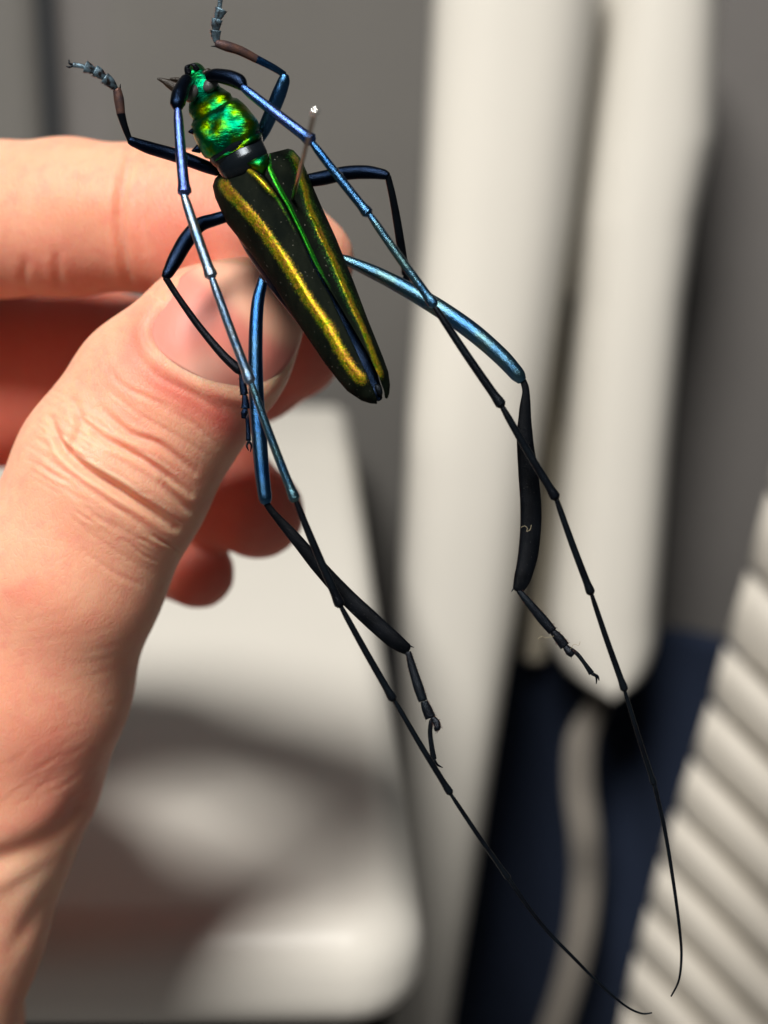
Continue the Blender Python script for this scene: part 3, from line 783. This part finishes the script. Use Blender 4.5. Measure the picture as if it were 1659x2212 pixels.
def elytron(name, OUT, INN, stripes, label, side):
    nu, nv = 44, 170
    px_ = np.zeros((nv+1, nu+1, 2)); dep = np.zeros((nv+1, nu+1)); gold = np.zeros((nv+1, nu+1)); green = np.zeros((nv+1, nu+1)); across = np.zeros((nv+1, nu+1))
    for i in range(nv+1):
        v = i/nv; v = v*.97+.03*(v**6)+0  # denser at the tip
        so = OUT[0, 0]+(OUT[-1, 0]-OUT[0, 0])*v; si = INN[0, 0]+(INN[-1, 0]-INN[0, 0])*v
        # walk the outlines by their own length
        def at(poly, v):
            seg = np.linalg.norm(np.diff(poly, axis=0), axis=1); L = np.concatenate([[0], np.cumsum(seg)]); L /= L[-1]
            return np.array([np.interp(v, L, poly[:, 0]), np.interp(v, L, poly[:, 1])])
        po, pi = at(OUT, v), at(INN, v)
        for j in range(nu+1):
            u = j/nu; uu = math.sin(u*math.pi/2)**1.0*.35+u*.65 if side < 0 else u
            sp = po*(1-uu)+pi*uu
            pc, W, q = body_depth(sp[0], sp[1])
            Wm = W/F*150
            h = Wm*.86*(1-abs(q)**2.3)**.62
            g = 0; ac = 0
            for path, wd, amt in stripes['gold']:
                pp = np.interp(sp[0], path[:, 0], path[:, 1])
                fade = np.clip((sp[0]-path[0, 0])/20, 0, 1)*np.clip((path[-1, 0]-sp[0])/25, 0, 1)
                x = (sp[1]-pp)/wd
                gn = amt*fade*math.exp(-abs(x)**2.0)
                if gn > g: g = gn; ac = float(np.clip(x, -1.5, 1.5))
                h += .36*fade*math.exp(-x*x*.45)
            r = 0
            for path, wd, amt in stripes['green']:
                pp = np.interp(sp[0], path[:, 0], path[:, 1])
                fade = np.clip((sp[0]-path[0, 0]+12)/14, 0, 1)*np.clip((path[-1, 0]-sp[0])/180, 0, 1)
                x = (sp[1]-pp)/wd
                r = max(r, amt*fade*math.exp(-abs(x)**2.4)); h += (.10 if wd < 15 else 0)*fade*math.exp(-x*x)
            # long shallow furrow between the ribs, suture groove
            h -= .16*math.sin(math.pi*np.clip((u-.45)/.5, 0, 1))*math.sin(math.pi*min(v*1.1, 1))
            h -= .12*math.exp(-((1-u)/.03)**2)
            if v < .06: h -= .9*(1-v/.06)**2
            px_[i, j] = OR+sp[0]*AX+sp[1]*PN; dep[i, j] = 4.8-v*5.2-h
            gold[i, j] = g; green[i, j] = r; across[i, j] = ac
    V = np.array([vmm(px_[i, j, 0], px_[i, j, 1], dep[i, j]) for i in range(nv+1) for j in range(nu+1)])
    Fc = [(i*(nu+1)+j, (i+1)*(nu+1)+j, (i+1)*(nu+1)+j+1, i*(nu+1)+j+1) for i in range(nv) for j in range(nu)]
    o = mesh_obj(name, mm2world(V), Fc, M['elytra'], bt); fix_normals(o)
    # face the shell's front towards the camera side
    no = np.array([p.normal for p in o.data.polygons]).mean(0)
    if no@FWD > 0: o.data.flip_normals()
    for nm, arr in (('gold', gold), ('green', green), ('across', across)):
        a = o.data.attributes.new(nm, 'FLOAT', 'POINT'); a.data.foreach_set('value', arr.astype(np.float32).ravel())
    md = o.modifiers.new('thickness', 'SOLIDIFY'); md.thickness = .00022; md.offset = -1
    o['label'] = label; return o
gl = sp_of([(474, 383), (492, 412), (516, 438), (545, 470), (569, 499), (615, 565), (662, 641), (708, 707), (748, 780), (775, 815), (795, 838)])
gr_ = sp_of([(628, 326), (645, 360), (660, 410), (667, 446), (692, 505), (722, 565), (748, 631), (781, 701), (806, 765), (824, 812), (828, 830)])
gsl = sp_of([(520, 353), (545, 372), (565, 392), (600, 432), (625, 475), (650, 530), (672, 585)])
gsr = sp_of([(580, 335), (583, 365), (597, 395), (622, 440), (650, 498), (684, 570), (712, 620), (745, 680)])
elytron('elytron', L_out, L_in, {'gold': [(gl, 13.5, 1.0), (gsl[:4], 6.5, .8)], 'green': [(gsl, 5, .6), (gl, 34, .30)]}, 'wing case with the broad gold stripe', -1)
elytron('elytron', R_out, R_in, {'gold': [(gr_, 7, .9)], 'green': [(gsr, 5.5, .95), (gr_, 26, .42)]}, 'wing case with the narrow gold stripe', 1)
# abdomen and hind thorax under the wing cases
tube('abdomen', [(535, 372, 5.6, 62), (560, 430, 5.2, 78), (600, 505, 4.6, 80), (650, 590, 3.6, 74), (710, 690, 2.3, 60), (765, 780, 1.3, 42), (806, 842, .6, 20), (820, 862, .3, 7)], M['inkblue'], bt, n=28, flat=.42)
blob('hind_thorax', 556, 492, 4.2, 62, M['brown'], bt, sx=.75, sy=1.35, sz=.55, ang=30)
blob('tail_tip', 818, 842, -.4, 9, M['ink'], bt, sx=.8, sy=1.5, sz=.6, ang=28)
# thorax
PROLL = math.radians(10)
def pronotum():
    o = tube('pronotum', [(446, 214, 4.2, 41), (454, 229, 3.8, 49), (466, 248, 3.3, 59), (481, 272, 2.7, 67), (496, 296, 2.3, 70), (507, 314, 2.2, 66), (512, 323, 2.3, 61)], M['green'], bt, n=56, sub_=10, flat=.74, sq=.80, roll=PROLL)
    v = np.array([x.co for x in o.data.vertices]); nn = np.array([x.normal for x in o.data.vertices])
    wv = v+borg-CAM; z = wv@FWD; X = 829.5+F*(wv@RIGHT)/z; Y = 1106-F*(wv@UP)/z
    fr = np.clip(-(nn@FWD), 0, 1)
    def g(x, y, r, h): return fr*h*np.exp(-((X-x)**2+(Y-y)**2)/r**2)
    dsp = g(478, 262, 24, .10)+g(497, 288, 22, .08)+g(528, 262, 13, .22)+g(440, 300, 16, .3)+g(425, 285, 12, .35)+g(545, 262, 10, .3)+g(505, 250, 12, -.2)+g(455, 275, 10, -.2)+g(470, 240, 12, -.2)+g(505, 315, 18, -.25)+g(540, 290, 16, .2)
    along = ((X-449)*.5+(Y-222)*.86)
    dsp += -.30*np.exp(-((along-14)/6)**2)-.25*np.exp(-((along-108)/5)**2)
    v = v+nn*(dsp*.001)[:, None]
    o.data.vertices.foreach_set('co', v.astype(np.float32).ravel()); o.data.update(); return o
pronotum()
for a, b in (((424, 283, 2.4, 12), (408, 285, 2.0, 2.5)), ((548, 284, 2.6, 12), (566, 287, 2.4, 2.5)), ((428, 322, 3.0, 10), (415, 326, 2.8, 2.2))):
    tube('thorax_spine', [a, b], M['inkblue'], bt, n=10, sub_=4)
tube('collar', [(511, 322, 2.7, 56), (519, 336, 2.1, 58), (530, 356, 1.7, 56)], M['collar'], bt, n=40, flat=.66, roll=math.radians(8))
tube('neck_rim', [(509, 318, 2.2, 63), (513, 325, 2.2, 62)], M['collar'], bt, n=40, flat=.70, roll=math.radians(8), sq=.8)
def scutellum():
    pts = [(528, 352), (552, 340), (580, 331), (577, 355), (569, 382), (548, 366)]
    c = np.mean(pts, 0); V = [vmm(c[0], c[1], -.45)]; Fc = []
    m = len(pts)
    for p in pts: V.append(vmm(*(c+(np.array(p)-c)*.6), -.35))
    for p in pts: V.append(vmm(*p, .25))
    for p in pts: V.append(vmm(*p, 1.8))
    for k in range(m):
        k2 = (k+1) % m
        Fc += [(0, 1+k, 1+k2), (1+k, 1+m+k, 1+m+k2, 1+k2), (1+m+k, 1+2*m+k, 1+2*m+k2, 1+m+k2)]
    o = mesh_obj('scutellum', mm2world(np.array(V)), Fc, M['green'], bt); fix_normals(o)
scutellum()
# head
hd = tube('head', [(418, 152, 4.6, 20), (422, 160, 4.0, 24), (428, 174, 3.5, 28), (437, 193, 3.3, 36), (445, 210, 3.5, 39), (450, 220, 3.9, 38)], M['green'], bt, n=40, flat=.72, sq=.85, roll=PROLL)
H = sub(hd, borg)
blob('eye', 413, 202, 2.2, 18, M['eye'], H, sx=.85, sy=1.15, sz=.8, ang=-25)
blob('eye', 455, 183, 2.0, 17, M['eye'], H, sx=.85, sy=1.15, sz=.8, ang=-40)
tube('mandible', [(408, 158, 2.8, 9), (404, 147, 2.6, 6), (410, 140, 2.6, 2)], M['ink'], H, n=10)
tube('mandible', [(424, 150, 2.8, 8), (420, 142, 2.6, 5), (412, 139, 2.6, 2)], M['ink'], H, n=10)
tube('palp', [(396, 190, 3.6, 9), (380, 188, 3.5, 13), (366, 181, 3.5, 10), (352, 174, 3.5, 5.5), (341, 170, 3.5, 2.5)], M['horn'], H, n=12, flat=.5)
tube('palp', [(400, 176, 3.2, 4), (384, 172, 3.3, 5), (368, 171, 3.4, 3)], M['horn'], H, n=10)
tube('palp', [(440, 158, 2.6, 5), (450, 152, 2.6, 5), (456, 158, 2.6, 3)], M['horn'], H, n=10)
tube('labrum', [(404, 168, 3.6, 8), (416, 160, 3.0, 11), (432, 156, 3.2, 9)], M['green'], H, n=14)

# antennae: one object per antenna (the scape) with its joints as parts
def antenna(scape, segs, mats, tip, tipmat):
    sc = tube('antenna', scape, M['inkblue'], bt, n=18, flat=.9); A = sub(sc, borg)
    for (a, b, da, db, w0, w1), mt in zip(segs, mats):
        a = np.array(a, float); b = np.array(b, float); L = np.linalg.norm(b-a); u = (b-a)/L; nn = np.array([-u[1], u[0]])
        bow = nn*L*.006
        pts = []
        for q, ww in ((0, .62), (.04, .72), (.15, .86), (.5, .95), (.85, 1.0), (.95, 1.22), (.985, 1.25), (1.0, .95)):
            p = a+(b-a)*q+bow*math.sin(math.pi*q); pts.append((p[0], p[1], da+(db-da)*q, (w0+(w1-w0)*q)*ww/2))
        tube('antenna_segment', pts, M[mt], A, n=12, sub_=4, flat=.85)
    tube('antenna_segment', tip, M[tipmat], A, n=8, sub_=8)
antenna([(404, 172, 1.5, 14), (396, 186, .8, 16), (388, 205, 0, 18), (384, 222, -.6, 17), (384, 232, -.8, 12)],
        [((384, 236), (399, 418), -1.0, -3.0, 25, 25), ((397, 420), (457, 598), -3.0, -3.6, 24, 23), ((458, 601), (541, 825), -3.6, -3.4, 22, 21),
         ((543, 828), (637, 1080), -3.4, -3.0, 19, 20), ((639, 1082), (735, 1308), -3.0, -2.2, 17, 19), ((737, 1311), (850, 1511), -2.2, -1.5, 15, 16),
         ((852, 1513), (973, 1714), -1.5, -.8, 13, 13.5), ((974, 1716), (1099, 1898), -.8, 0, 11, 11), ],
        ['violet', 'skyblue', 'skyblue', 'teal', 'ink', 'ink', 'ink', 'ink'],
        [(1099, 1898, 0, 4.6), (1140, 1958, 0, 4.4), (1185, 2014, .3, 4.0), (1240, 2070, .5, 3.6), (1300, 2130, .8, 3.0), (1350, 2172, 1, 2.5), (1385, 2189, 1, 2.2), (1408, 2188, 1, 1.6)], 'ink')
antenna([(452, 164, 1.5, 12), (468, 163, .8, 15), (495, 168, 0, 17), (515, 176, -.5, 17), (524, 186, -.8, 12)],
        [((524, 188), (674, 304), -1.0, -3.2, 25, 25), ((675, 309), (796, 462), -3.2, -3.6, 22, 21), ((799, 464), (938, 659), -3.6, -3.4, 21, 20),
         ((940, 664), (1084, 876), -3.4, -3.2, 19, 19), ((1085, 879), (1201, 1076), -3.2, -2.6, 18, 18), ((1202, 1079), (1277, 1282), -2.6, -2.0, 15.5, 16),
         ((1278, 1284), (1350, 1491), -2.0, -1.4, 13, 14), ((1350, 1493), (1413, 1694), -1.4, -.8, 11, 11)],
        ['violet', 'blue', 'teal', 'ink', 'ink', 'ink', 'ink', 'ink'],
        [(1413, 1694, -.8, 4.8), (1430, 1765, -.6, 4.4), (1446, 1850, -.4, 4.1), (1456, 1915, -.2, 3.8), (1466, 1990, 0, 3.4), (1472, 2056, 0, 3.0), (1467, 2115, 0, 2.5), (1450, 2152, 0, 1.8)], 'ink')

# legs: thigh mesh carries shin, foot joints and claws
def leg(femur, fm, tibia, tm, tarsus, sm, claws, fl=.85, tfl=.7, knee=None):
    f = tube('leg', femur, M[fm], bt, n=18, flat=fl); Lg = sub(f, borg)
    if isinstance(tm, str): tube('tibia', tibia, M[tm], Lg, n=14, flat=tfl)
    else:
        k = tm[2]; tube('tibia', tibia[:k+1], M[tm[0]], Lg, n=14, flat=tfl); tube('tibia_end', tibia[k:], M[tm[1]], Lg, n=14, flat=tfl)
    if knee: blob('knee', *knee, M['ink'], Lg, nu=12, nv=8)
    for t in tarsus: tube('tarsus_segment', t, M[sm], Lg, n=12, sub_=5, flat=.42, capk=.08)
    for c in claws: tube('claw', c, M['ink'], Lg, n=8, sub_=5)
    # two spurs at the end of the shin
    e0 = np.array(tibia[-1]); e1 = np.array(tibia[-2]); u = e0[:2]-e1[:2]; u = u/np.linalg.norm(u); q = np.array([-u[1], u[0]])
    for sg in (-1, 1):
        a = e0[:2]+q*sg*e0[3]*.7; b = a+u*11+q*sg*3
        tube('spur', [(a[0], a[1], e0[2], 2.2), (b[0], b[1], e0[2]-.2, .7)], M['ink'], Lg, n=6, sub_=2)
    # short brown brush under the foot joints
    V, Fc = [], []
    for t in tarsus[:3]:
        for i in range(len(t)-1):
            A, B = np.array(t[i], float), np.array(t[i+1], float); uu = B[:2]-A[:2]; uu = uu/np.linalg.norm(uu); qq = np.array([-uu[1], uu[0]])
            for k in range(12):
                f = rng.random(); P = A+(B-A)*f; sg = 1 if rng.random() < .3 else -1
                base = P[:2]+qq*sg*P[3]*.85; tip = base+qq*sg*rng.uniform(3, 6)+uu*rng.uniform(3, 7)
                dd = P[2]+rng.uniform(-.2, .3); n0 = len(V)
                V += [vmm(*(base-uu*.7), dd), vmm(*(base+uu*.7), dd), vmm(*base, dd+.07), vmm(*tip, dd)]
                Fc += [(n0, n0+1, n0+3), (n0+1, n0+2, n0+3), (n0+2, n0, n0+3), (n0, n0+2, n0+1)]
    br = mesh_obj('foot_brush', mm2world(np.array(V)), Fc, M['brown'], Lg, False); br['kind'] = 'stuff'
# fore legs
leg([(470, 370, 5.0, 11), (440, 358, 5.0, 14), (380, 336, 4.6, 15), (325, 320, 3.8, 14), (292, 308, 3.2, 11), (281, 303, 3.0, 9)], 'inkblue',
    [(281, 304, 3.0, 6), (270, 275, 2.4, 7.5), (261, 245, 1.9, 9.5), (257, 215, 1.6, 11), (253, 194, 1.4, 9)], ('ink', 'brown', 2),
    [[(250, 192, 1.2, 6), (238, 178, .8, 11), (226, 168, .6, 13)], [(226, 168, .6, 7), (214, 158, .4, 12), (205, 153, .3, 13)], [(205, 153, .3, 7), (194, 148, .1, 11), (184, 144, 0, 14)], [(190, 146, 0, 5), (172, 142, -.2, 5), (158, 140, -.3, 6)]], 'foot',
    [[(158, 140, -.3, 3), (150, 137, -.4, 2.5), (149, 129, -.4, 1)], [(158, 141, -.3, 3), (150, 145, -.4, 2.5), (143, 143, -.4, 1)]])
leg([(560, 300, 5.0, 12), (572, 276, 4.6, 15), (588, 240, 4.0, 16), (602, 205, 3.4, 16), (612, 178, 3.0, 14), (615, 164, 2.8, 10)], 'blue',
    [(614, 161, 2.8, 7), (590, 146, 2.2, 8), (555, 128, 1.6, 9), (520, 110, 1.0, 10.5), (490, 100, .6, 11.5), (469, 94, .4, 9)], ('blue', 'brown', 2),
    [[(469, 92, .4, 6), (466, 78, .2, 10), (466, 66, 0, 12)], [(467, 66, 0, 7), (467, 52, -.2, 11), (469, 42, -.3, 12)], [(469, 42, -.3, 7), (474, 30, -.5, 11), (478, 20, -.6, 14)], [(473, 30, -.5, 5), (475, 8, -.8, 5), (478, -14, -1, 6)]], 'foot',
    [[(478, -14, -1, 3), (472, -24, -1, 2.5), (468, -24, -1, 1)], [(478, -14, -1, 3), (486, -22, -1, 2.5), (490, -20, -1, 1)]])
# middle legs
leg([(492, 466, 5.0, 13), (462, 475, 4.8, 14), (430, 487, 4.4, 16), (402, 520, 3.8, 18), (380, 558, 3.0, 17), (364, 588, 2.4, 13), (357, 598, 2.2, 9)], 'inkblue',
    [(358, 600, 2.2, 7), (385, 642, 2.4, 7), (430, 705, 2.6, 8), (480, 765, 2.4, 9.5), (512, 795, 2.2, 11), (520, 803, 2.2, 8)], 'ink',
    [[(521, 805, 2.2, 5), (525, 835, 2.2, 8), (528, 852, 2.2, 9)], [(528, 852, 2.2, 5), (530, 870, 2.2, 8), (530, 882, 2.2, 10)], [(530, 882, 2.2, 5), (528, 892, 2.2, 8), (526, 904, 2.2, 5)], [(532, 888, 2.2, 4), (535, 915, 2.2, 4.5), (537, 952, 2.2, 6)]], 'inkblue',
    [[(537, 954, 2.2, 3), (533, 963, 2.2, 2.3), (537, 973, 2.2, 1)], [(538, 954, 2.2, 3), (543, 962, 2.2, 2.3), (541, 976, 2.2, 1)]])
leg([(655, 392, 5.0, 14), (700, 384, 4.4, 16), (748, 374, 3.6, 15.5), (790, 372, 2.8, 15), (824, 376, 2.2, 12), (837, 380, 2.0, 9)], 'inkblue',
    [(838, 382, 2.0, 7), (848, 425, 3.0, 8), (858, 480, 4.5, 9), (866, 530, 6.0, 9.5), (872, 560, 7.0, 8)], 'ink',
    [[(872, 560, 7.0, 5), (874, 580, 7.8, 7), (876, 592, 8.2, 8)], [(876, 592, 8.2, 5), (878, 604, 8.6, 8), (880, 612, 9, 8)], [(880, 612, 9, 5), (884, 622, 9.3, 7), (888, 628, 9.5, 5)], [(884, 618, 9.2, 4), (898, 636, 10, 4.5), (908, 648, 10.5, 5)]], 'ink',
    [[(908, 648, 10.5, 2.6), (914, 652, 10.6, 2), (914, 658, 10.6, 1)], [(908, 648, 10.5, 2.6), (911, 656, 10.6, 2), (908, 660, 10.6, 1)]])
# hind legs
leg([(574, 586, 5.2, 11), (566, 612, 5.0, 12), (556, 660, 4.6, 14), (552, 740, 4.0, 15.5), (553, 840, 3.4, 16.5), (559, 930, 2.8, 17), (566, 1020, 2.4, 16), (572, 1070, 2.2, 15), (574, 1084, 2.2, 12)], 'blue',
    [(576, 1088, 2.2, 7), (592, 1110, 2.3, 8), (640, 1165, 2.4, 13), (690, 1225, 2.4, 16), (745, 1285, 2.4, 18), (800, 1337, 2.2, 19), (850, 1382, 2.0, 18), (878, 1402, 2.0, 13)], 'dull',
    [[(882, 1408, 1.8, 6), (890, 1440, 1.6, 9), (904, 1485, 1.2, 11), (914, 1514, 1.0, 10)], [(916, 1515, 1.0, 8), (922, 1532, .9, 11), (930, 1550, .8, 12)], [(932, 1550, .8, 6), (942, 1560, .6, 8), (945, 1572, .4, 7), (938, 1576, .4, 4)], [(932, 1556, .8, 5), (929, 1580, .8, 5), (932, 1610, .8, 5.5), (937, 1640, .8, 6.5)]], 'ink',
    [[(938, 1642, .8, 3.5), (945, 1652, .8, 2.6), (956, 1658, .8, 1)], [(936, 1642, .8, 3.2), (938, 1653, .8, 2.4), (944, 1660, .8, 1)]], tfl=.42)
leg([(728, 556, 5.4, 9), (760, 567, 5.0, 12), (820, 594, 4.4, 16), (880, 626, 3.8, 18), (950, 667, 3.2, 19.5), (1020, 716, 2.6, 20), (1080, 768, 2.2, 19), (1115, 806, 2.0, 17), (1126, 820, 2.0, 12)], 'teal',
    [(1130, 822, 2.0, 7), (1136, 845, 2.0, 8), (1134, 890, 2.1, 13), (1134, 950, 2.2, 18), (1142, 1030, 2.3, 22), (1147, 1110, 2.3, 23), (1142, 1190, 2.2, 22), (1130, 1245, 2.0, 19), (1120, 1272, 1.9, 13)], 'dull',
    [[(1121, 1276, 1.8, 6), (1142, 1302, 1.6, 9), (1172, 1338, 1.4, 11), (1194, 1364, 1.2, 10)], [(1194, 1364, 1.2, 7), (1208, 1380, 1.1, 11), (1220, 1396, 1.0, 11)], [(1220, 1395, 1.0, 6), (1230, 1408, .8, 9), (1238, 1416, .7, 6)], [(1228, 1400, .9, 5), (1246, 1412, .8, 4.5), (1262, 1432, .7, 4.5), (1278, 1455, .7, 6.5)]], 'ink',
    [[(1279, 1456, .7, 3.5), (1288, 1462, .7, 2.8), (1288, 1477, .7, 1)], [(1280, 1455, .7, 3.2), (1291, 1461, .7, 2.5), (1294, 1470, .7, 1)]], tfl=.42)
blob('trochanter', 571, 600, 5.0, 13, M['brown'], bt, sx=.8, sy=1.3, sz=.9, ang=10)

# ------------------------------------------------------------------ the pin
pin_in = vmm(632, 432, .2); pin_top = vmm(679, 246, -24)
dr_ = (pin_in-pin_top); dr_ /= np.linalg.norm(dr_)
porg = mm2world(pin_in[None])[0]
pn = root('insect_pin', porg, 'thin bronzed insect pin standing up from the wing case of the beetle', 'pin')
def rod(name, a, b, r0, r1, mat, parent, n=12):
    a = np.array(a); b = np.array(b); t = b-a; t = t/np.linalg.norm(t); s = np.cross(t, (0, 0, 1.0)); s /= np.linalg.norm(s); q = np.cross(s, t)
    V = [p+r*(math.cos(2*math.pi*k/n)*s+math.sin(2*math.pi*k/n)*q) for p, r in ((a, r0), (b, r1)) for k in range(n)]
    Fc = [(k, (k+1) % n, n+(k+1) % n, n+k) for k in range(n)]+[tuple(range(n))[::-1], tuple(range(n, 2*n))]
    o = mesh_obj(name, mm2world(np.array(V)), Fc, mat, parent); fix_normals(o); return o
rod('shaft', pin_top, pin_in+dr_*19, .21, .20, M['steel'], pn)
blob('pin_head', 680, 241, -24.2, 10, M['pinhead'], pn, sz=.8, nu=20, nv=14)

# ------------------------------------------------------------------ lint caught on the legs
def lint(pts, label):
    P = [(a, b, d, .45) for a, b, d in pts]
    c = vmm(*pts[0]); o0 = mm2world(c[None])[0]
    r = {'obj': None, 'origin': tuple(o0)}
    q = tube('lint_fibre', P, M['fibre'], LINT, n=6, sub_=6)
    q.parent = None; q.location = borg
    tag(q, label, 'lint')
LINT = bt
lint([(1125, 1140, -.6), (1133, 1136, -.9), (1139, 1141, -.9), (1138, 1148, -.8), (1145, 1144, -.8), (1148, 1134, -.8)], 'curled pale fibre stuck on the broad black hind shin')
lint([(1196, 1374, 1.0), (1180, 1378, .6), (1170, 1375, .3), (1162, 1380, 0)], 'pale fibre sticking out from the first joint of the hind foot')
lint([(1232, 1402, .6), (1240, 1392, .2), (1250, 1394, 0), (1253, 1386, -.2)], 'short pale fibre above the claws of the hind foot')
